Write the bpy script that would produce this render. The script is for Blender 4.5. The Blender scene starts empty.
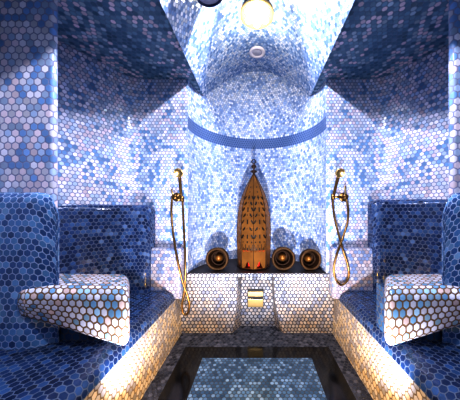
import bpy, bmesh, math, random
from mathutils import Vector, Matrix
random.seed(4)
C = bpy.context.scene.collection
PI = math.pi
F, EYE, VX, VY = 220.0, 1.16, 257.0, 211.0      # measured focal length (px), eye height, vanishing point

def at(x, y, d):
    return Vector(((x-VX)*d/F, d, EYE-(y-VY)*d/F))

# ------------------------------------------------------------------ materials
def N(nt, t, x=0, y=0, **kw):
    n = nt.nodes.new(t); n.location = (x, y)
    for k, v in kw.items(): setattr(n, k, v)
    return n

def make_hex_group():
    g = bpy.data.node_groups.new('hex_mosaic', 'ShaderNodeTree')
    g.interface.new_socket('Vector', in_out='INPUT', socket_type='NodeSocketVector')
    g.interface.new_socket('Pitch', in_out='INPUT', socket_type='NodeSocketFloat')
    g.interface.new_socket('Edge', in_out='OUTPUT', socket_type='NodeSocketFloat')
    g.interface.new_socket('Id', in_out='OUTPUT', socket_type='NodeSocketVector')
    g.interface.new_socket('Random', in_out='OUTPUT', socket_type='NodeSocketFloat')
    g.interface.new_socket('RandomColor', in_out='OUTPUT', socket_type='NodeSocketColor')
    L = g.links.new
    gi = N(g, 'NodeGroupInput'); go = N(g, 'NodeGroupOutput')
    def vm(op, a=None, b=None, av=None, bv=None):
        n = N(g, 'ShaderNodeVectorMath', operation=op)
        if a is not None: L(a, n.inputs[0])
        if av is not None: n.inputs[0].default_value = av
        if b is not None: L(b, n.inputs[1])
        if bv is not None: n.inputs[1].default_value = bv
        return n
    inv = N(g, 'ShaderNodeMath', operation='DIVIDE'); inv.inputs[0].default_value = 1; L(gi.outputs['Pitch'], inv.inputs[1])
    sc = N(g, 'ShaderNodeVectorMath', operation='SCALE'); L(gi.outputs['Vector'], sc.inputs[0]); L(inv.outputs[0], sc.inputs['Scale'])
    R = (1, 1.7320508, 1); H = (.5, .8660254, 0)
    p = vm('ADD', sc.outputs[0], bv=(200, 200*1.7320508, 0)).outputs[0]
    a = vm('SUBTRACT', vm('MODULO', p, bv=R).outputs[0], bv=H).outputs[0]
    b = vm('SUBTRACT', vm('MODULO', vm('SUBTRACT', p, bv=H).outputs[0], bv=R).outputs[0], bv=H).outputs[0]
    la = vm('LENGTH', a).outputs['Value']; lb = vm('LENGTH', b).outputs['Value']
    lt = N(g, 'ShaderNodeMath', operation='LESS_THAN'); L(la, lt.inputs[0]); L(lb, lt.inputs[1])
    mx = N(g, 'ShaderNodeMix', data_type='VECTOR'); L(lt.outputs[0], mx.inputs[0]); L(b, mx.inputs[4]); L(a, mx.inputs[5])
    gv = mx.outputs[1]
    idv = vm('SUBTRACT', p, gv).outputs[0]
    ag = vm('ABSOLUTE', gv).outputs[0]
    dt = vm('DOT_PRODUCT', ag, bv=H).outputs['Value']
    sp = N(g, 'ShaderNodeSeparateXYZ'); L(ag, sp.inputs[0])
    hd = N(g, 'ShaderNodeMath', operation='MAXIMUM'); L(sp.outputs[0], hd.inputs[0]); L(dt, hd.inputs[1])
    ed = N(g, 'ShaderNodeMath', operation='SUBTRACT'); ed.inputs[0].default_value = .5; L(hd.outputs[0], ed.inputs[1])
    sn = vm('FLOOR', vm('ADD', vm('MULTIPLY', idv, bv=(2, 1.1547005, 0)).outputs[0], bv=(.5, .5, 0)).outputs[0]).outputs[0]
    wn = N(g, 'ShaderNodeTexWhiteNoise', noise_dimensions='2D'); L(sn, wn.inputs['Vector'])
    back = vm('SUBTRACT', idv, bv=(200, 200*1.7320508, 0)).outputs[0]
    L(ed.outputs[0], go.inputs['Edge']); L(back, go.inputs['Id'])
    L(wn.outputs['Value'], go.inputs['Random']); L(wn.outputs['Color'], go.inputs['RandomColor'])
    return g
HEX = make_hex_group()

def mosaic(name, palette, grout, pitch=.04, gw=.05, rough=.22, patch=.35, patch_scale=.14, tilt=.14, band=None, spec=.5, soft=.05):
    """palette: list of (position, linear rgb), constant steps"""
    m = bpy.data.materials.new(name); m.use_nodes = True
    nt = m.node_tree; L = nt.links.new
    bs = nt.nodes['Principled BSDF']
    uv = N(nt, 'ShaderNodeUVMap')
    h = N(nt, 'ShaderNodeGroup'); h.node_tree = HEX
    L(uv.outputs[0], h.inputs['Vector']); h.inputs['Pitch'].default_value = pitch
    nz = N(nt, 'ShaderNodeTexNoise'); nz.inputs['Scale'].default_value = patch_scale; nz.inputs['Detail'].default_value = 2
    L(h.outputs['Id'], nz.inputs['Vector'])
    pn = N(nt, 'ShaderNodeMapRange'); L(nz.outputs['Fac'], pn.inputs[0])
    pn.inputs[1].default_value = .3; pn.inputs[2].default_value = .7; pn.inputs[3].default_value = -patch; pn.inputs[4].default_value = patch
    ad = N(nt, 'ShaderNodeMath', operation='ADD'); L(h.outputs['Random'], ad.inputs[0]); L(pn.outputs[0], ad.inputs[1]); ad.use_clamp = True
    cr = N(nt, 'ShaderNodeValToRGB'); cr.color_ramp.interpolation = 'CONSTANT'
    el = cr.color_ramp.elements
    while len(el) > 1: el.remove(el[-1])
    el[0].position = palette[0][0]; el[0].color = (*palette[0][1], 1)
    for pz, col in palette[1:]:
        e = el.new(pz); e.color = (*col, 1)
    L(ad.outputs[0], cr.inputs[0])
    # slight value change from tile to tile
    sc = N(nt, 'ShaderNodeSeparateColor'); L(h.outputs['RandomColor'], sc.inputs[0])
    vr = N(nt, 'ShaderNodeMapRange'); L(sc.outputs[1], vr.inputs[0]); vr.inputs[3].default_value = .72; vr.inputs[4].default_value = 1.15
    hs = N(nt, 'ShaderNodeHueSaturation'); L(cr.outputs[0], hs.inputs['Color']); L(vr.outputs[0], hs.inputs['Value'])
    tile = hs.outputs[0]
    if band:
        s2 = N(nt, 'ShaderNodeSeparateXYZ'); L(h.outputs['Id'], s2.inputs[0])
        g1 = N(nt, 'ShaderNodeMath', operation='GREATER_THAN'); L(s2.outputs[1], g1.inputs[0]); g1.inputs[1].default_value = band[0]/pitch
        g2 = N(nt, 'ShaderNodeMath', operation='LESS_THAN'); L(s2.outputs[1], g2.inputs[0]); g2.inputs[1].default_value = band[1]/pitch
        gm = N(nt, 'ShaderNodeMath', operation='MULTIPLY'); L(g1.outputs[0], gm.inputs[0]); L(g2.outputs[0], gm.inputs[1])
        bm_ = N(nt, 'ShaderNodeMix', data_type='RGBA'); L(gm.outputs[0], bm_.inputs[0]); L(tile, bm_.inputs[6]); bm_.inputs[7].default_value = (*band[2], 1)
        tile = bm_.outputs[2]
    mk = N(nt, 'ShaderNodeMapRange', interpolation_type='SMOOTHSTEP'); L(h.outputs['Edge'], mk.inputs[0])
    mk.inputs[1].default_value = gw; mk.inputs[2].default_value = gw+soft
    mx = N(nt, 'ShaderNodeMix', data_type='RGBA'); L(mk.outputs[0], mx.inputs[0]); mx.inputs[6].default_value = (*grout, 1); L(tile, mx.inputs[7])
    L(mx.outputs[2], bs.inputs['Base Color'])
    rr = N(nt, 'ShaderNodeMapRange'); L(mk.outputs[0], rr.inputs[0]); rr.inputs[3].default_value = .7; rr.inputs[4].default_value = rough
    L(rr.outputs[0], bs.inputs['Roughness'])
    bs.inputs['Specular IOR Level'].default_value = spec
    # every tile is set at a slightly different tilt
    ge = N(nt, 'ShaderNodeNewGeometry')
    v1 = N(nt, 'ShaderNodeVectorMath', operation='SUBTRACT'); L(h.outputs['RandomColor'], v1.inputs[0]); v1.inputs[1].default_value = (.5, .5, .5)
    v2 = N(nt, 'ShaderNodeVectorMath', operation='SCALE'); L(v1.outputs[0], v2.inputs[0]); v2.inputs['Scale'].default_value = tilt
    v3 = N(nt, 'ShaderNodeVectorMath', operation='ADD'); L(ge.outputs['Normal'], v3.inputs[0]); L(v2.outputs[0], v3.inputs[1])
    v4 = N(nt, 'ShaderNodeVectorMath', operation='NORMALIZE'); L(v3.outputs[0], v4.inputs[0])
    bp = N(nt, 'ShaderNodeBump'); bp.inputs['Strength'].default_value = .5; bp.inputs['Distance'].default_value = .004
    L(mk.outputs[0], bp.inputs['Height']); L(v4.outputs[0], bp.inputs['Normal'])
    L(bp.outputs[0], bs.inputs['Normal'])
    return m

def metal(name, col, rough=.3, metallic=1.0, mottled=.3, nscale=30):
    m = bpy.data.materials.new(name); m.use_nodes = True
    nt = m.node_tree; L = nt.links.new; bs = nt.nodes['Principled BSDF']
    tc = N(nt, 'ShaderNodeTexCoord'); nz = N(nt, 'ShaderNodeTexNoise'); nz.inputs['Scale'].default_value = nscale; nz.inputs['Detail'].default_value = 4
    L(tc.outputs['Object'], nz.inputs['Vector'])
    mx = N(nt, 'ShaderNodeMix', data_type='RGBA'); L(nz.outputs['Fac'], mx.inputs[0])
    mx.inputs[6].default_value = (*[c*(1-mottled) for c in col], 1); mx.inputs[7].default_value = (*[min(1, c*(1+mottled*.6)) for c in col], 1)
    L(mx.outputs[2], bs.inputs['Base Color'])
    bs.inputs['Metallic'].default_value = metallic; bs.inputs['Roughness'].default_value = rough
    return m

def glow(name, col, strength):
    m = bpy.data.materials.new(name); m.use_nodes = True
    nt = m.node_tree; bs = nt.nodes['Principled BSDF']
    lw = N(nt, 'ShaderNodeLayerWeight'); lw.inputs[0].default_value = .3
    cr = N(nt, 'ShaderNodeValToRGB'); cr.color_ramp.elements[0].color = (*col, 1); cr.color_ramp.elements[1].color = (col[0], col[1]*.85, col[2]*.6, 1)
    nt.links.new(lw.outputs['Facing'], cr.inputs[0]); nt.links.new(cr.outputs[0], bs.inputs['Emission Color'])
    bs.inputs['Base Color'].default_value = (*col, 1)
    bs.inputs['Emission Strength'].default_value = strength
    return m

WHITE = (.70, .69, .79); PINK = (.70, .60, .68); PALE = (.40, .51, .70); MID = (.16, .30, .54); DEEP = (.06, .15, .32)
M = {}
M['wall'] = mosaic('wall_mosaic', [(0, MID), (.12, PALE), (.36, (.54, .60, .76)), (.56, WHITE), (.86, PINK)], (.14, .18, .32), .033, .06, patch=.28)
M['pillar'] = mosaic('pillar_mosaic', [(0, (.20, .36, .66)), (.2, PALE), (.42, WHITE), (.78, PINK)], (.24, .26, .42), .042, .05, patch=.28)
M['apse'] = mosaic('niche_mosaic', [(0, (.16, .25, .48)), (.14, (.28, .38, .60)), (.36, (.45, .52, .68)), (.66, (.66, .68, .76))], (.18, .24, .42), .029, .05, rough=.38, patch=.2, band=(1.935, 2.06, (.045, .095, .23)))
M['vault'] = mosaic('vault_mosaic', [(0, (.14, .24, .46)), (.22, (.27, .38, .60)), (.5, (.44, .52, .68)), (.75, (.60, .63, .72))], (.12, .18, .34), .028, .05, patch=.25)
M['shaded_bay_ceiling'] = mosaic('shaded_bay_ceiling_mosaic', [(0, (.09, .19, .30)), (.35, (.17, .32, .46)), (.66, (.40, .53, .65)), (.84, (.74, .62, .70))], (.08, .16, .28), .036, .05, patch=.35)  # same tile as the walls, with the bay shade put into the colour
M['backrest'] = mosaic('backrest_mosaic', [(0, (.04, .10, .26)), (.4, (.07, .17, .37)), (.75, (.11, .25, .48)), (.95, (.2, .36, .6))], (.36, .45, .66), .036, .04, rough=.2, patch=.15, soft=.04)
M['shaded_far_backrest'] = mosaic('shaded_far_backrest_mosaic', [(0, (.01, .026, .09)), (.4, (.02, .05, .15)), (.75, (.035, .085, .22)), (.96, (.09, .16, .33))], (.07, .10, .19), .034, .05, rough=.2, patch=.2)  # palette darkened to hold the shadow lying on this backrest
M['ledge'] = mosaic('ledge_mosaic', [(0, (.22, .30, .52)), (.25, (.48, .47, .55)), (.75, (.50, .42, .46))], (.13, .14, .22), .034, .06, patch=.2)
M['armrest'] = mosaic('armrest_mosaic', [(0, (.20, .38, .58)), (.14, (.36, .54, .70)), (.30, (.74, .74, .84)), (.90, (.74, .58, .56))], (.16, .09, .04), .036, .085, patch=.2)
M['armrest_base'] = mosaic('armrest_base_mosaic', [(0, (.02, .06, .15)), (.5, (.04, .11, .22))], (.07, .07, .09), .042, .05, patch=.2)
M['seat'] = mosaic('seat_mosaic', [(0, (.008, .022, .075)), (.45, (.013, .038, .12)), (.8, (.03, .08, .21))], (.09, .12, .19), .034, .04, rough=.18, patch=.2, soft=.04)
M['riser'] = mosaic('platform_mosaic', [(0, (.28, .30, .38)), (.2, (.48, .46, .47)), (.7, (.50, .43, .38))], (.045, .045, .065), .037, .10, patch=.15)
M['floor'] = mosaic('floor_mosaic', [(0, (.03, .035, .05)), (.4, (.06, .065, .085)), (.75, (.12, .12, .14))], (.02, .02, .024), .032, .06, rough=.25, patch=.2)
M['floor_panel'] = mosaic('floor_panel_mosaic', [(0, (.05, .10, .16)), (.35, (.10, .18, .27)), (.75, (.20, .30, .40))], (.008, .012, .02), .029, .07, rough=.25, patch=.2)
M['black'] = metal('black_stone', (.0025, .0025, .003), .12, 0, .5, 12)
M['shelf'] = metal('dark_shelf_stone', (.012, .007, .007), .5, 0, .4, 20)
M['brass'] = metal('aged_brass', (.22, .125, .045), .33, 1, .3)
M['bright_brass'] = metal('polished_brass', (.55, .39, .17), .3, 1, .15)
M['copper'] = metal('lantern_copper', (.34, .14, .03), .45, .6, .6, 9)
M['dark_copper'] = metal('bowl_copper', (.045, .02, .009), .6, .7, .4, 18)
M['dull_brass'] = metal('bowl_rim_brass', (.085, .042, .016), .62, .7, .4, 20)
M['dark_iron'] = metal('dark_finial_metal', (.06, .035, .03), .4, .8)
M['slot'] = metal('dark_slot', (.01, .008, .006), .6, 0)
M['white_trim'] = metal('white_trim', (.75, .68, .72), .4, 0, .05)
M['grey_lens'] = metal('grey_lens', (.42, .40, .48), .3, 0, .1)
M['navy'] = metal('navy_trim', (.02, .035, .10), .35, 0, .2)
M['lens'] = glow('lamp_lens', (1, .91, .62), 3.2)
M['lamp_frame'] = metal('lamp_frame_gilt', (.75, .52, .22), .5, .3, .1)
M['ember'] = glow('red_glow', (1, .05, .04), 1.6)

# ------------------------------------------------------------------ mesh helpers
def link(name, bm, mats, parent=None, smooth=True, recalc=True):
    if recalc: bmesh.ops.recalc_face_normals(bm, faces=bm.faces)
    me = bpy.data.meshes.new(name); bm.to_mesh(me); bm.free()
    for p in me.polygons: p.use_smooth = smooth
    for m in (mats if isinstance(mats, (list, tuple)) else [mats]): me.materials.append(m)
    o = bpy.data.objects.new(name, me); C.objects.link(o)
    if parent: o.parent = parent; o.matrix_parent_inverse = Matrix.Translation(parent.location).inverted()
    return o

def struct(o):
    o['kind'] = 'structure'; return o

def thing(name, loc, label, cat, group=None):
    o = bpy.data.objects.new(name, None); C.objects.link(o); o.location = loc; o.empty_display_size = .05
    o['label'] = label; o['category'] = cat
    if group: o['group'] = group
    return o

def grid(bm, pts, uvs, mat=0, close_u=False):
    uvl = bm.loops.layers.uv.verify()
    vs = [[bm.verts.new(p) for p in r] for r in pts]
    nr, nc = len(pts), len(pts[0])
    for i in range(nr-1):
        for j in range(nc-1 + (1 if close_u else 0)):
            j2 = (j+1) % nc
            q = [(i, j), (i, j2), (i+1, j2), (i+1, j)]
            try: f = bm.faces.new([vs[a][b] for a, b in q])
            except ValueError: continue
            f.material_index = mat
            for l, (a, b) in zip(f.loops, q):
                l[uvl].uv = uvs[a][b] if not (close_u and b == 0 and j == nc-1) else (uvs[a][0][0], uvs[a][nc][1])
    return vs

def arclen(pts):
    s = [0]
    for a, b in zip(pts, pts[1:]): s.append(s[-1] + math.dist(a, b))
    return s

def extrude_plan(bm, plan, z0, z1, nz=1, mat=0, u0=0):
    s = arclen(plan)
    zs = [z0 + (z1-z0)*k/nz for k in range(nz+1)]
    grid(bm, [[(x, y, z) for x, y in plan] for z in zs], [[(u0+u, z) for u in s] for z in zs], mat)

def flat(bm, x0, x1, y0, y1, z, mat=0):
    grid(bm, [[(x0, y0, z), (x1, y0, z)], [(x0, y1, z), (x1, y1, z)]], [[(x0, y0), (x1, y0)], [(x0, y1), (x1, y1)]], mat)

def box(bm, x0, x1, y0, y1, z0, z1, mat=0, bev=0):
    uvl = bm.loops.layers.uv.verify()
    r = bmesh.ops.create_cube(bm, size=1)
    vs = r['verts']
    for v in vs:
        v.co = Vector(((x0+x1)/2+v.co.x*(x1-x0), (y0+y1)/2+v.co.y*(y1-y0), (z0+z1)/2+v.co.z*(z1-z0)))
    fs = list({f for v in vs for f in v.link_faces})
    if bev:
        es = list({e for v in vs for e in v.link_edges})
        rr = bmesh.ops.bevel(bm, geom=es, offset=bev, segments=3, profile=.5, affect='EDGES')
        fs = list(set(rr['faces']) | {f for f in fs if f.is_valid})
        fs = [f for f in bm.faces] if len(fs) < 6 else fs
    for f in fs:
        f.material_index = mat; f.normal_update()
        n = f.normal; ax = max(range(3), key=lambda k: abs(n[k]))
        for l in f.loops:
            c = l.vert.co
            l[uvl].uv = (c.y, c.z) if ax == 0 else ((c.x, c.z) if ax == 1 else (c.x, c.y))

def catmull(pts, n=8, closed=False):
    P = [Vector(p) for p in pts]; out = []; m = len(P)
    for i in range(m if closed else m-1):
        p0 = P[(i-1) % m] if closed or i > 0 else P[0]; p1 = P[i]; p2 = P[(i+1) % m]
        p3 = P[(i+2) % m] if closed or i+2 < m else P[-1]
        for k in range(n):
            t = k/n
            out.append(.5*((2*p1)+(-p0+p2)*t+(2*p0-5*p1+4*p2-p3)*t*t+(-p0+3*p1-3*p2+p3)*t**3))
    if not closed: out.append(P[-1])
    return out

def tube(bm, path, r, n=10, cap=True):
    """r: a number or one per path point"""
    P = [Vector(p) for p in path]; rings = []
    t = (P[1]-P[0]).normalized(); up = Vector((0, 0, 1)) if abs(t.z) < .9 else Vector((1, 0, 0))
    u = t.cross(up).normalized()
    for i, p in enumerate(P):
        t = (P[min(i+1, len(P)-1)]-P[max(i-1, 0)]).normalized()
        u = (u - t*u.dot(t)).normalized(); w = t.cross(u)
        rr = r[i] if isinstance(r, (list, tuple)) else r
        rings.append([bm.verts.new(p+(u*math.cos(2*PI*k/n)+w*math.sin(2*PI*k/n))*rr) for k in range(n)])
    for a, b in zip(rings, rings[1:]):
        for k in range(n): bm.faces.new((a[k], a[(k+1) % n], b[(k+1) % n], b[k]))
    if cap: bm.faces.new(rings[0]); bm.faces.new(rings[-1])

def lathe(bm, prof, origin, axis=(0, 0, 1), n=32, mat=0):
    """prof: (radius, height along axis)"""
    ax = Vector(axis).normalized(); ref = Vector((1, 0, 0)) if abs(ax.x) < .9 else Vector((0, 0, 1))
    u = (ref-ax*ref.dot(ax)).normalized(); w = ax.cross(u); o = Vector(origin); rings = []
    for r, h in prof:
        if r < 1e-5: rings.append([bm.verts.new(o+ax*h)])
        else: rings.append([bm.verts.new(o+ax*h+(u*math.cos(2*PI*k/n)+w*math.sin(2*PI*k/n))*r) for k in range(n)])
    for a, b in zip(rings, rings[1:]):
        for k in range(n):
            k2 = (k+1) % n
            if len(a) == 1 and len(b) == 1: continue
            if len(a) == 1: f = bm.faces.new((a[0], b[k2], b[k]))
            elif len(b) == 1: f = bm.faces.new((a[k], a[k2], b[0]))
            else: f = bm.faces.new((a[k], a[k2], b[k2], b[k]))
            f.material_index = mat

# ------------------------------------------------------------------ the room
NW = .66            # niche half width
YB = 2.10           # plane of the wall either side of the niche
CZ = 2.42           # flat bay ceiling
RIM = .585          # vault half width
APEX = 2.93

# floor: dark mosaic round a black stone frame round a blue mosaic panel
BX, IX, BY1, IY1 = .61, .43, 1.876, 1.736
bm = bmesh.new()
flat(bm, -.75, -BX, -1.2, 2.3, 0); flat(bm, BX, .75, -1.2, 2.3, 0); flat(bm, -BX, BX, BY1, 2.3, 0); flat(bm, -BX, BX, -1.2, -.9, 0)
flat(bm, -IX, IX, -.76, IY1, 0, 1)
struct(link('floor', bm, [M['floor'], M['floor_panel']], smooth=False))
bm = bmesh.new()
for x0, x1, y0, y1 in ((-BX, -IX, -.9, BY1), (IX, BX, -.9, BY1), (-IX, IX, IY1, BY1), (-IX, IX, -.9, -.76)):
    box(bm, x0, x1, y0, y1, -.03, .001)
struct(link('trim_1', bm, M['black'], smooth=False))

# ceiling: flat bays either side of a long vault
bm = bmesh.new()
arc = []
for k in range(41):
    x = -RIM + 2*RIM*k/40
    arc.append((x, APEX - (APEX-CZ)*abs(x/RIM)**2.1))
ss = arclen(arc)
ys = [-1.2+4.2*k/6 for k in range(7)]
grid(bm, [[(x, y, z) for x, z in arc] for y in ys], [[(u, y) for u in ss] for y in ys], 0)
for s in (-1, 1):
    prof = [(s*RIM, CZ+.012), (s*(RIM+.012), CZ), (s*.9, CZ), (s*1.3, CZ), (s*1.8, CZ)]
    us = arclen(prof)
    grid(bm, [[(x, y, z) for x, z in prof] for y in ys], [[(u, y) for u in us] for y in ys], 1)
struct(link('ceiling', bm, [M['vault'], M['shaded_bay_ceiling']], smooth=True))

# side walls, each wrapping round its bay
for s, nm in ((-1, 'left'), (1, 'right')):
    pl = [(NW, YB), (1.02, YB), (1.14, 2.085), (1.23, 2.03), (1.30, 1.90), (1.38, 1.77), (1.46, 1.63), (1.53, 1.48), (1.57, 1.3), (1.58, 1.0), (1.58, -1.2)]
    pl = [pl[0]] + [tuple(v) for v in catmull([(*p, 0) for p in pl[1:]], 5)]
    pl = [(s*p[0], p[1]) for p in pl]
    bm = bmesh.new(); extrude_plan(bm, pl, 0, CZ+.05, 1)
    struct(link('wall_'+nm, bm, M['wall']))
# back wall: the round niche
bm = bmesh.new()
pl = [(-NW*math.cos(PI*k/48), YB+.69*math.sin(PI*k/48)) for k in range(49)]
extrude_plan(bm, pl, .5, 3.0, 1)
struct(link('wall_back', bm, M['apse']))
bm = bmesh.new(); extrude_plan(bm, [(-1.7, -1.2), (1.7, -1.2)], 0, 3.0, 1)
struct(link('wall_front', bm, M['wall']))
# partitions between near and far bay, rounded free edge
for s, nm, xi in ((-1, 'near_left', 1.155), (1, 'near_right', 1.11)):
    y0, r = 1.245, .022
    pl = [(1.62, y0), (xi+r, y0)] + [(xi+r-r*math.sin(a*PI/12), y0+r-r*math.cos(a*PI/12)) for a in range(1, 10)] + [(xi+.16, y0+.13), (1.62, y0+.17)]
    pl = [(s*p[0], p[1]) for p in pl]
    bm = bmesh.new(); extrude_plan(bm, pl, 0, CZ+.04, 1)
    struct(link('wall_'+nm, bm, M['pillar']))

# ------------------------------------------------------------------ benches
def loft(bm, stations, profile_of, cap_start=False, cap_end=True, shear=0):
    """stations: list of (x, u); profile_of(k) -> list of (y, z)"""
    uvl = bm.loops.layers.uv.verify()
    P0 = profile_of(len(stations)//2); base = arclen(P0)
    pts, uvs = [], []
    for k, (x, u) in enumerate(stations):
        pr = profile_of(k)
        pts.append([(x + shear*(y-1.115), y, z) for y, z in pr]); uvs.append([(u, -v) for v in base])
    vs = grid(bm, pts, uvs)
    for flag, row in ((cap_start, vs[0]), (cap_end, vs[-1])):
        if flag:
            f = bm.faces.new(row)
            for l in f.loops: l[uvl].uv = (l.vert.co.y, l.vert.co.z)

def round_stations(xo, xi, r, n=6, round_start=False):
    """from outer xo to inner xi (signed), rounding the inner end; returns (x, u, inset)"""
    d = 1 if xi > xo else -1; out = []
    if round_start:
        for k in range(n):
            t = PI/2*k/n; out.append((xo+d*r*(1-math.cos(t)), r*t-r, r*(1-math.sin(t))))
    L = abs(xi-xo)
    a = r if round_start else 0
    for k in range(7): out.append((xo+d*(a+(L-r-a)*k/6), a+(L-r-a)*k/6, 0))
    for k in range(1, n+1):
        t = PI/2*k/n; out.append((xi-d*r*(1-math.sin(t)), L-r+r*t, r*(1-math.cos(t))))
    return out

def inset_profile(pr, i, foot=False):
    ys = [p[0] for p in pr]; zs = [p[1] for p in pr]
    cy, cz = (min(ys)+max(ys))/2, (min(zs)+max(zs))/2
    fy = max(.05, 1-i/((max(ys)-min(ys))/2)); fz = max(.05, 1-i/((max(zs)-min(zs))/2))
    if foot: return [(cy+(y-cy)*fy, min(zs)+(z-min(zs))*(1-i/(max(zs)-min(zs)))) for y, z in pr]
    return [(cy+(y-cy)*fy, cz+(z-cz)*fz) for y, z in pr]

def back_profile(yf0, yf1, yb, z0, z1, r, n=8):
    """open profile from bottom front over the top to bottom back; front leans from yf0 to yf1"""
    p = []
    for k in range(5): p.append((yf0+(yf1-yf0)*k/5, z0+(z1-r-z0)*k/5))
    for k in range(n+1):
        t = PI/2*k/n; p.append((yf1+r*(1-math.cos(t)), z1-r+r*math.sin(t)))
    rb = min(.04, (yb-yf1-r)*.8)
    for k in range(4):
        t = PI/2*k/3; p.append((yb-rb+rb*math.sin(t), z1-rb+rb*math.cos(t)))
    p.append((yb, z0))
    return p

def bolster(name, parent, mat, xo, xi, r, prof):
    st = round_stations(xo, xi, r)
    bm = bmesh.new()
    loft(bm, [(x, u) for x, u, i in st], lambda k: inset_profile(prof, st[k][2], True))
    return link(name, bm, mat, parent)

SEAT = .45
def bench(s, label):
    t = thing('tiled_bench', (s*.95, .9, 0), label, 'bench', None)
    # seat: riser, rounded front edge, top
    prof = [(.715, 0), (.72, .1), (.725, .2), (.73, .3)]
    rr = .085
    for k in range(9):
        a = PI/2*k/8; prof.append((.73+rr*(1-math.cos(a)), SEAT-rr+rr*math.sin(a)))
    prof += [(1.1, SEAT), (1.35, SEAT), (1.57, SEAT)]
    v = arclen(prof); ysx = [-1.19, -.4, .4, 1.0, 1.5, 2.087]
    bm = bmesh.new()
    grid(bm, [[(s*x, y, z) for x, z in prof] for y in ysx], [[(y, vv) for vv in v] for y in ysx])
    # the riser wears the paler mosaic, the edge and top the navy one
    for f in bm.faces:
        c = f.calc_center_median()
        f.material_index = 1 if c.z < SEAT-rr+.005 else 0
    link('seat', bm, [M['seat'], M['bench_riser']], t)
    # near backrest in front of the partition
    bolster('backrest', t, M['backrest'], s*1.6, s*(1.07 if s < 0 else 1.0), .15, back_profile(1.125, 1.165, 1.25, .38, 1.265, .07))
    # far backrest on the wall beyond
    path = [(1.53, 1.38), (1.50, 1.52), (1.42, 1.66), (1.32, 1.78), (1.22, 1.86), (1.12, 1.91), (1.04, 1.925), (.945 if s < 0 else 1.03, 1.93)]
    path = [(v.x, v.y) for v in catmull([(*p, 0) for p in path], 5)]
    sl = arclen(path); rr, Lp = .06, 0
    Lp = sl[-1]
    prof = back_profile(-.05, .0, .165, .38, 1.215 if s < 0 else 1.26, .055)
    uvl = None; bm = bmesh.new(); pts, uvs = [], []
    base = arclen(prof)
    def add(px, py, nx, ny, u, ins):
        pr = inset_profile(prof, ins, True)
        pts.append([(s*(px+nx*y), py+ny*y, z) for y, z in pr]); uvs.append([(u, -v) for v in base])
    for k, (px, py) in enumerate(path):
        q0, q1 = path[max(k-1, 0)], path[min(k+1, len(path)-1)]
        tx, ty = q1[0]-q0[0], q1[1]-q0[1]; l = math.hypot(tx, ty); tx, ty = tx/l, ty/l
        if sl[k] <= Lp-rr: add(px, py, -ty if -ty > 0 else ty, abs(tx), sl[k], 0)
    for k in range(0, 7):
        tt = PI/2*k/6
        add(path[-1][0]+rr*(1-math.sin(tt)), path[-1][1], 0, 1, Lp-rr+rr*tt, rr*(1-math.cos(tt)))
    vs = grid(bm, pts, uvs); uvl = bm.loops.layers.uv.verify()
    f = bm.faces.new(vs[-1])
    for l in f.loops: l[uvl].uv = (l.vert.co.y, l.vert.co.z)
    link('backrest', bm, M['shaded_far_backrest'], t)
    # low ledge against the end wall
    bolster('end_ledge', t, M['ledge'], s*1.05, s*.675, .03, back_profile(1.955, 1.965, 2.086, .38, .825, .03))
    # armrest, deeper towards the room, over a set-back base
    st = round_stations(s*1.225, s*.645, .05, 6, True)
    def prof_at(k):
        x = abs(st[k][0]); w = (1.22-x)/(1.22-.65)
        zb = .61 - .165*max(0, min(1, w))**1.1; zt = .765 - .008*w
        yf, yb = 1.115, 1.42
        p = []; rt, rb = .065, .03
        p.append((yb, zb))
        for q in range(5):
            a = PI/2*q/4; p.append((yb-.03*(1-math.cos(a)), zt-.03+.03*math.sin(a)))
        for q in range(8):
            a = PI/2*q/7; p.append((yf+rt*(1-math.sin(a)), zt-rt*(1-math.cos(a))))
        p.append((yf+.004, (zb+rb)*.6+(zt-rt)*.4))
        for q in range(5):
            a = PI/2*q/4; p.append((yf+.012+rb*(1-math.cos(a)), zb+rb*(1-math.sin(a))))
        p.append((yb, zb))
        return p
    def prof_in(k):
        pr = prof_at(k); i = st[k][2]
        return inset_profile(pr, i*(.45 if k < 8 else 1))
    bm = bmesh.new(); loft(bm, [(a, b) for a, b, c in st], prof_in, cap_start=True, cap_end=True, shear=s*.58)
    link('armrest', bm, M['armrest'], t)
    bm = bmesh.new(); box(bm, min(s*1.3, s*.76), max(s*1.3, s*.84), 1.20, 1.40, .40, .70)
    link('armrest_base', bm, M['armrest_base'], t, smooth=False)
    return t
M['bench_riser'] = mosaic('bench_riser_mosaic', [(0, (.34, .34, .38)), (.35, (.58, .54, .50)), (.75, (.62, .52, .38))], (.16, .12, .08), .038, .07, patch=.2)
bench(-1, 'blue mosaic tiled built-in bench along the left wall of the steam room')
bench(1, 'blue mosaic tiled built-in bench along the right wall of the steam room')

# ------------------------------------------------------------------ ledge under the niche
SH = .57
t = thing('niche_ledge', (0, 2.15, 0), 'raised mosaic ledge with dark top across the niche, carrying the lantern and bowls', 'ledge')
top = [(-.84, 2.094), (-.185, 2.094), (-.155, 2.21), (.15, 2.21), (.16, 2.094), (.84, 2.094)]
bot = [(-.84, 2.094), (-.235, 2.094), (-.165, 2.225), (.185, 2.225), (.245, 2.094), (.84, 2.094)]
bm = bmesh.new(); rows, uvr = [], []
for k in range(9):
    w = (k/8)**2.2     # flare grows towards the foot
    z = (SH-.03)*(1-k/8)
    r = [(a[0]+(b[0]-a[0])*w, a[1]+(b[1]-a[1])*w, z) for a, b in zip(top, bot)]
    rows.append(r); uvr.append([(u, z) for u in arclen(top)])
grid(bm, rows, uvr)
link('front_panel', bm, M['riser'], t, smooth=False)
bm = bmesh.new(); box(bm, -.705, .705, 2.0885, 2.24, SH-.034, SH-.004)
link('lip', bm, M['riser'], t, smooth=False)
bm = bmesh.new()
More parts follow.
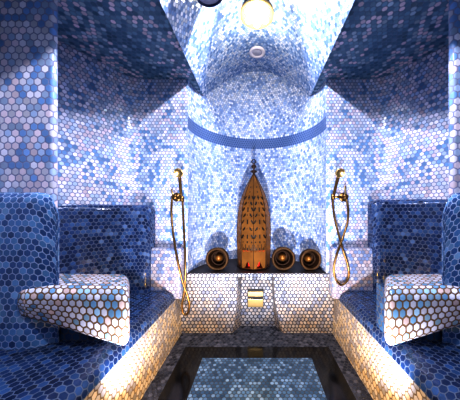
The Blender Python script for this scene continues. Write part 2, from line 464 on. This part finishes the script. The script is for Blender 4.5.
pl = [(-NW*math.cos(PI*k/48)*1.0, YB+.69*math.sin(PI*k/48)) for k in range(49)]
vs = [bm.verts.new((x, y, SH)) for x, y in pl] + [bm.verts.new((.705, 2.0885, SH)), bm.verts.new((-.705, 2.0885, SH))]
f = bm.faces.new(vs)
ex = bmesh.ops.extrude_face_region(bm, geom=[f])
for g in ex['geom']:
    if isinstance(g, bmesh.types.BMVert): g.co.z -= .004
link('shelf_top', bm, M['shelf'], t, smooth=False)

# brass plate in the recess
def at_px_box(bm, x0, x1, y0, y1, d0, d1, bev=0):
    a = at(x0, y1, d0); b = at(x1, y0, d0)
    box(bm, a.x, b.x, d0, d1, a.z, b.z, 0, bev)
pc = at(255.5, 307, 2.19)
t = thing('brass_plate', (pc.x, 2.2, pc.z), 'small brass slotted plate set into the recess below the lantern', 'vent plate')
bm = bmesh.new(); at_px_box(bm, 247.5, 263.5, 289.3, 307.3, 2.195, 2.21); link('back_plate', bm, M['slot'], t, smooth=False)
bm = bmesh.new(); at_px_box(bm, 247.8, 263.2, 299.2, 307, 2.18, 2.197, .003); link('lower_plate', bm, M['bright_brass'], t, smooth=False)
bm = bmesh.new(); at_px_box(bm, 247.8, 263.2, 291.8, 296.6, 2.18, 2.197, .003); link('slat', bm, M['bright_brass'], t, smooth=False)

# ------------------------------------------------------------------ lantern
lx, ly = -.034, 2.33
t = thing('pierced_lantern', (lx, ly, SH), 'tall bullet-shaped copper lantern with pierced leaf holes on the niche ledge', 'lantern')
prof = [(0, .166), (.12, .172), (.24, .176), (.40, .176), (.52, .170), (.62, .157), (.70, .138), (.78, .110), (.85, .078), (.91, .045), (.95, .022), (.97, .012)]
def rad(h):
    for (h0, r0), (h1, r1) in zip(prof, prof[1:]):
        if h <= h1: 
            w = (h-h0)/(h1-h0); return r0+(r1-r0)*w
    return prof[-1][1]
NS = 8                                             # facets
PER = 18                                           # grid cells across a facet
NH = 150
holes = []                                         # (facet centre offset -1..1, height, half width (m), half height, tilt)
for row, h in enumerate([.33, .405, .475, .54, .60, .66, .72]):
    w = rad(h)*math.tan(PI/NS)
    for u in ((-.5, .5) if row % 2 else (-.72, 0, .72)):
        holes.append((u*w, h, .0095, .023, (.55 if u > 0 else -.55 if u < 0 else 0)))
    if row % 2:
        for u in (-.05, .9, -.9): holes.append((u*w, h+.005, .006, .006, 0))
for h in (.78, .83): holes.append((0, h, .006, .012, 0))
for k in range(-3, 4): holes.append((k*.019, .20 + .02*(k % 2), .0048, .034, 0))
for k in (-2, 0, 2): holes.append((k*.024, .275, .007, .009, 0))
def is_hole(u, h):
    for cx, cz, a, b, tl in holes:
        if abs(h-cz) > .03+b: continue
        du, dh = u-cx, h-cz
        c, sn = math.cos(tl), math.sin(tl)
        p, q = du*c+dh*sn, -du*sn+dh*c
        if (p/a)**2+(q/b)**2 < 1: return True
    # pointed arch at the foot of each facet
    return .012 < h < .085 and abs(u) < .036*(1-(h-.012)/.073)
bm = bmesh.new(); rings = []
for i in range(NH+1):
    h = .97*i/NH; R_ = rad(h); ring = []
    for fct in range(NS):
        a0 = 2*PI*(fct)/NS - PI/2; a1 = a0+2*PI/NS
        p0 = Vector((math.cos(a0), math.sin(a0)))*R_; p1 = Vector((math.cos(a1), math.sin(a1)))*R_
        for k in range(PER):
            q = p0.lerp(p1, k/PER)
            ring.append(bm.verts.new((lx+q.x, ly+q.y, SH+.006+h)))
    rings.append(ring)
n = NS*PER
for i in range(NH):
    hm = .97*(i+.5)/NH; half = rad(hm)*math.sin(PI/NS)
    for k in range(n):
        u = ((k % PER)+.5)/PER*2-1
        if is_hole(u*half, hm): continue
        bm.faces.new((rings[i][k], rings[i][(k+1) % n], rings[i+1][(k+1) % n], rings[i+1][k]))
for v in [v for v in bm.verts if not v.link_faces]: bm.verts.remove(v)
o = link('body', bm, M['copper'], t, smooth=False)
sm = o.modifiers.new('thick', 'SOLIDIFY'); sm.thickness = .003; sm.offset = -1
bm = bmesh.new()
for k in range(NS):                                # raised seams along the facet edges
    a = 2*PI*k/NS - PI/2
    pth = [(lx+math.cos(a)*rad(h), ly+math.sin(a)*rad(h), SH+.006+h) for h in [.97*j/24 for j in range(25)]]
    tube(bm, pth, .0032, 6)
link('seams', bm, M['dark_copper'], t)
bm = bmesh.new(); lathe(bm, [(0, 0), (.172, 0), (.178, .004), (.178, .012), (.168, .016), (.168, .014), (0, .012)], (lx, ly, SH), n=8)
link('base_plate', bm, M['dark_copper'], t, smooth=False)
bm = bmesh.new()
lathe(bm, [(0, .955), (.014, .96), (.012, .985), (.034, 1.0), (.036, 1.006), (.010, 1.02), (.008, 1.03), (.024, 1.045), (.028, 1.055), (.020, 1.068), (.007, 1.08), (.006, 1.09), (0, 1.092)], (lx, ly, SH+.006), n=20)
ring = [(lx+.021*math.cos(2*PI*k/20), ly, SH+.006+1.108+.021*math.sin(2*PI*k/20)) for k in range(21)]
tube(bm, ring, .005, 8, cap=False)
link('finial', bm, M['dark_iron'], t)
bm = bmesh.new()
lathe(bm, [(rad(h)*.88, h) for h in (.19, .4, .5, .6, .7, .78, .85)]+[(0, .9)], (lx, ly, SH+.006), n=24)
link('added_dark_liner', bm, M['slot'], t)  # added dark tube, stops light showing through the pierced holes
bm = bmesh.new(); lathe(bm, [(0, 0), (.06, 0), (.062, .06), (.05, .08), (0, .085)], (lx, ly, SH+.013), n=24)
link('glow_bulb', bm, M['ember'], t)

# ------------------------------------------------------------------ copper bowls lying with their mouths to the room
def bowl(px, py, d, r, label, yaw):
    o = at(px, py, d)
    z = SH + r*1.0
    t = thing('copper_bowl', (o.x, d, SH), label, 'bowl', 'copper bowls on the niche ledge')
    ax = Vector((math.sin(yaw), math.cos(yaw), 0))          # from mouth to foot
    c = Vector((o.x, d, z))
    bm = bmesh.new()
    lathe(bm, [(r*.93, .004), (r*.98, .02), (r*.95, .05), (r*.82, .09), (r*.6, .118), (r*.45, .125), (0, .125), (0, .113), (r*.42, .112), (r*.56, .105), (r*.66, .085), (r*.72, .05), (r*.74, .02), (r*.75, .006)], c, ax, 40)
    link('body', bm, M['dark_copper'], t)
    bm = bmesh.new()
    ref = Vector((0, 0, 1)); w = ax.cross(ref)
    tube(bm, [c+(ref*math.cos(2*PI*k/40)+w*math.sin(2*PI*k/40))*r*.88 for k in range(41)], r*.12, 10, cap=False)
    link('rim', bm, M['dull_brass'], t)
    bm = bmesh.new()
    tube(bm, [c+ax*.055+(ref*math.cos(2*PI*k/30)+w*math.sin(2*PI*k/30))*r*.60 for k in range(31)], r*.07, 8, cap=False)
    link('inner_ring', bm, M['dark_copper'], t)
    bm = bmesh.new()
    lathe(bm, [(0, .03), (r*.16, .034), (r*.30, .06), (r*.34, .09), (r*.2, .113)], c, ax, 24)
    link('reflection_knob', bm, M['copper'], t)  # knob standing in for the amber reflection inside the mouth
bowl(217, 260, 2.17, .115, 'round copper bowl on its side, left of the lantern', .1)
bowl(283.5, 260, 2.17, .118, 'round copper bowl on its side, directly right of the lantern', -.05)
bowl(311, 261, 2.17, .108, 'round copper bowl on its side, at the far right end of the niche ledge', -.15)

# ------------------------------------------------------------------ hand showers
def shower(label, plate, lever, holder, head, tail, hose, dwall, depth_of):
    pp = at(*plate, dwall)
    t = thing('hand_shower', (pp.x, dwall, pp.z), label, 'shower', 'brass hand showers beside the niche')
    Y = YB
    bm = bmesh.new()
    lathe(bm, [(0, 0), (.042, 0), (.042, .008), (.036, .014), (.018, .016), (.017, .045), (.024, .05), (.024, .075), (.012, .08), (0, .08)], (pp.x, Y-.001, pp.z), (0, -1, 0), 24)
    link('wall_plate', bm, M['brass'], t)
    lv = at(*lever, 2.03)
    bm = bmesh.new(); tube(bm, [(pp.x, Y-.062, pp.z), (pp.x*.6+lv.x*.4, 2.035, pp.z+.02), lv], [.012, .009, .007], 10)
    link('lever', bm, M['bright_brass'], t)
    hp = at(*holder, 2.03)
    bm = bmesh.new()
    tube(bm, [(pp.x, Y-.055, pp.z), ((pp.x+hp.x)/2, 2.035, (pp.z+hp.z)/2), hp], .012, 10)
    tube(bm, [(hp.x, hp.y, hp.z-.025), (hp.x, hp.y, hp.z+.025)], .019, 14)
    link('holder', bm, M['brass'], t)
    hd, tl = at(*head, 1.99), at(*tail, 2.03)
    bm = bmesh.new()
    pth = catmull([tl, tl.lerp(hd, .35), tl.lerp(hd, .75)+Vector((0, .006, 0)), hd], 6)
    nn = len(pth); tube(bm, pth, [.011+.006*(k/(nn-1)) for k in range(nn)], 12)
    h = link('handset', bm, M['brass'], t)
    bm = bmesh.new()
    lathe(bm, [(0, -.02), (.02, -.02), (.032, -.008), (.042, .01), (.044, .02), (.040, .026), (.036, .022), (0, .022)], hd+Vector((0, -.004, .006)), Vector((.12*(1 if pp.x < 0 else -1), -.86, -.5)), 28)
    link('shower_head', bm, M['bright_brass'], h)
    pts = [at(x, y, depth_of(y)) for x, y in hose]
    bm = bmesh.new(); tube(bm, catmull(pts, 8), .0095, 10)
    link('hose', bm, M['brass'], t)
def dep(y):
    w = max(0, min(1, (y-215)/30)); return 2.03-.11*w
shower('brass hand shower with long hanging hose on the wall left of the niche', (175.5, 197), (171, 189), (182, 199), (179, 173), (181.5, 199),
       [(172, 199), (171.5, 212), (173, 232), (177, 258), (182, 280), (187.5, 296), (189.5, 306), (187, 314), (183, 313), (182, 304), (184.5, 290), (185.5, 265), (184, 230), (182.5, 200)], 2.06, dep)
shower('brass hand shower with crossed looping hose on the wall right of the niche', (344.5, 197), (345, 186), (333, 197), (339.5, 173), (332.5, 199),
       [(332.5, 199), (334, 215), (338, 232), (343, 250), (348.5, 268), (348, 279), (341.5, 285), (335.5, 279), (334, 267), (338, 251), (343, 237), (347.5, 222), (348, 208), (346, 199)], 2.06, dep)

# ------------------------------------------------------------------ fittings in the vault
def vz(x): return APEX - (APEX-CZ)*abs(x/RIM)**2.1
lc = Vector((0, 1.96, APEX-.012))
t = thing('ceiling_lamp', lc, 'bright round ceiling lamp with a cluster of lit lenses at the top of the vault', 'ceiling lamp')
bm = bmesh.new(); lathe(bm, [(0, 0), (.15, 0), (.155, -.014), (.145, -.022), (.13, -.018), (0, -.018)], lc, n=40)
link('frame', bm, M['lamp_frame'], t)
for k in range(7):
    a = 2*PI*k/6 + PI/6; rr = 0 if k == 6 else .088
    c = lc + Vector((rr*math.cos(a), rr*math.sin(a), -.018)); q = .037 if k == 6 else .034
    bm = bmesh.new(); lathe(bm, [(q, 0), (q*.92, -.012), (q*.6, -.022), (0, -.026)], c, n=20)
    link('lens', bm, M['lens'], t)
sc_ = Vector((.003, 2.44, APEX-.004))
t = thing('ceiling_spotlight', sc_, 'small unlit round recessed spotlight with white trim ring in the vault', 'spotlight')
bm = bmesh.new(); lathe(bm, [(.075, .002), (.088, 0), (.09, -.01), (.08, -.018), (.058, -.016), (.055, -.004)], sc_, n=36); link('trim_ring', bm, M['white_trim'], t)
bm = bmesh.new(); lathe(bm, [(.057, -.004), (.055, -.009), (0, -.012)], sc_, n=32); link('lens', bm, M['grey_lens'], t)
sp = Vector((-.325, 1.51, 2.665)); nrm = Vector((.25, 0, -1)).normalized()
t = thing('ceiling_fitting', sp, 'dark navy round ceiling fitting at the top left of the vault', 'ceiling fitting')
bm = bmesh.new(); lathe(bm, [(.085, -.17), (.098, -.02), (.104, 0), (.102, .012), (.092, .014), (.086, .004)], sp, nrm, 40); link('rim', bm, M['navy'], t)
bm = bmesh.new(); lathe(bm, [(.087, .004), (.05, .007), (0, .008)], sp, nrm, 32); link('grille', bm, M['grey_lens'], t)

# ------------------------------------------------------------------ light
def lamp(name, kind, loc, energy, col, radius=.04, aim=None, angle=None, blend=.5):
    d = bpy.data.lights.new(name, kind); d.energy = energy; d.color = col; d.shadow_soft_size = radius
    if kind == 'SPOT': d.spot_size = math.radians(angle); d.spot_blend = blend
    o = bpy.data.objects.new(name, d); C.objects.link(o); o.location = loc
    if aim: o.rotation_euler = (Vector(aim)-Vector(loc)).to_track_quat('-Z', 'Y').to_euler()
    return o
lamp('vault_light', 'SPOT', (0, 1.96, APEX-.07), 18, (.95, .93, 1), .03, (0, 1.7, 0), 150, .6)
lamp('vault_glow', 'POINT', (0, 1.96, APEX-.22), 12, (1, .91, .72), .05)
lamp('floor_light', 'SPOT', (0, .25, .26), 360, (.90, .91, 1), .03, (0, 2.1, .95), 58, .6)
for s in (-1, 1):
    lamp('vault_bay_light', 'SPOT', (0, .45, APEX-.15), 180, (.92, .91, 1), .03, (s*1.3, 1.25, .6), 92, .7)
    lamp('added_bay_spot', 'SPOT', (0, 1.45, APEX-.06), 130, (.92, .91, 1), .02, (s*1.3, 1.75, 1.55), 96, .4)  # added spots without a fitting, forward of the ceiling lamp, for the bay walls
    lamp('bay_fill_light', 'POINT', (s*.95, .35, 1.75), 5, (.80, .90, 1), .25)  # added fill with no source of its own, lifts the dark bay ceilings
    lamp('bay_floor_light', 'SPOT', (s*.46, .9, .22), 85, (.90, .91, 1), .02, (s*.95, 2.0, .80), 80, .8)
    lamp('warm_floor_light', 'SPOT', (-s*.38, .80, .10), 105, (1, .57, .11), .03, (s*.75, 1.6, .05), 80, 1)
lamp('lantern_light', 'POINT', (lx, ly, SH+.12), 1.2, (1, .12, .05), .03)

w = bpy.data.worlds.new('World'); bpy.context.scene.world = w; w.use_nodes = True
w.node_tree.nodes['Background'].inputs[0].default_value = (.05, .07, .12, 1)
w.node_tree.nodes['Background'].inputs[1].default_value = .3

cam = bpy.data.cameras.new('camera'); co = bpy.data.objects.new('camera', cam); C.objects.link(co)
co.location = (0, 0, EYE); co.rotation_euler = (PI/2, 0, 0)
cam.sensor_width = 36; cam.sensor_fit = 'HORIZONTAL'; cam.lens = F/460*36
cam.shift_x = -(VX-230)/460; cam.shift_y = (VY-200)/460; cam.clip_start = .02
bpy.context.scene.camera = co
vs_ = bpy.context.scene.view_settings
vs_.view_transform = 'Standard'; vs_.look = 'None'; vs_.exposure = 0; vs_.gamma = .72
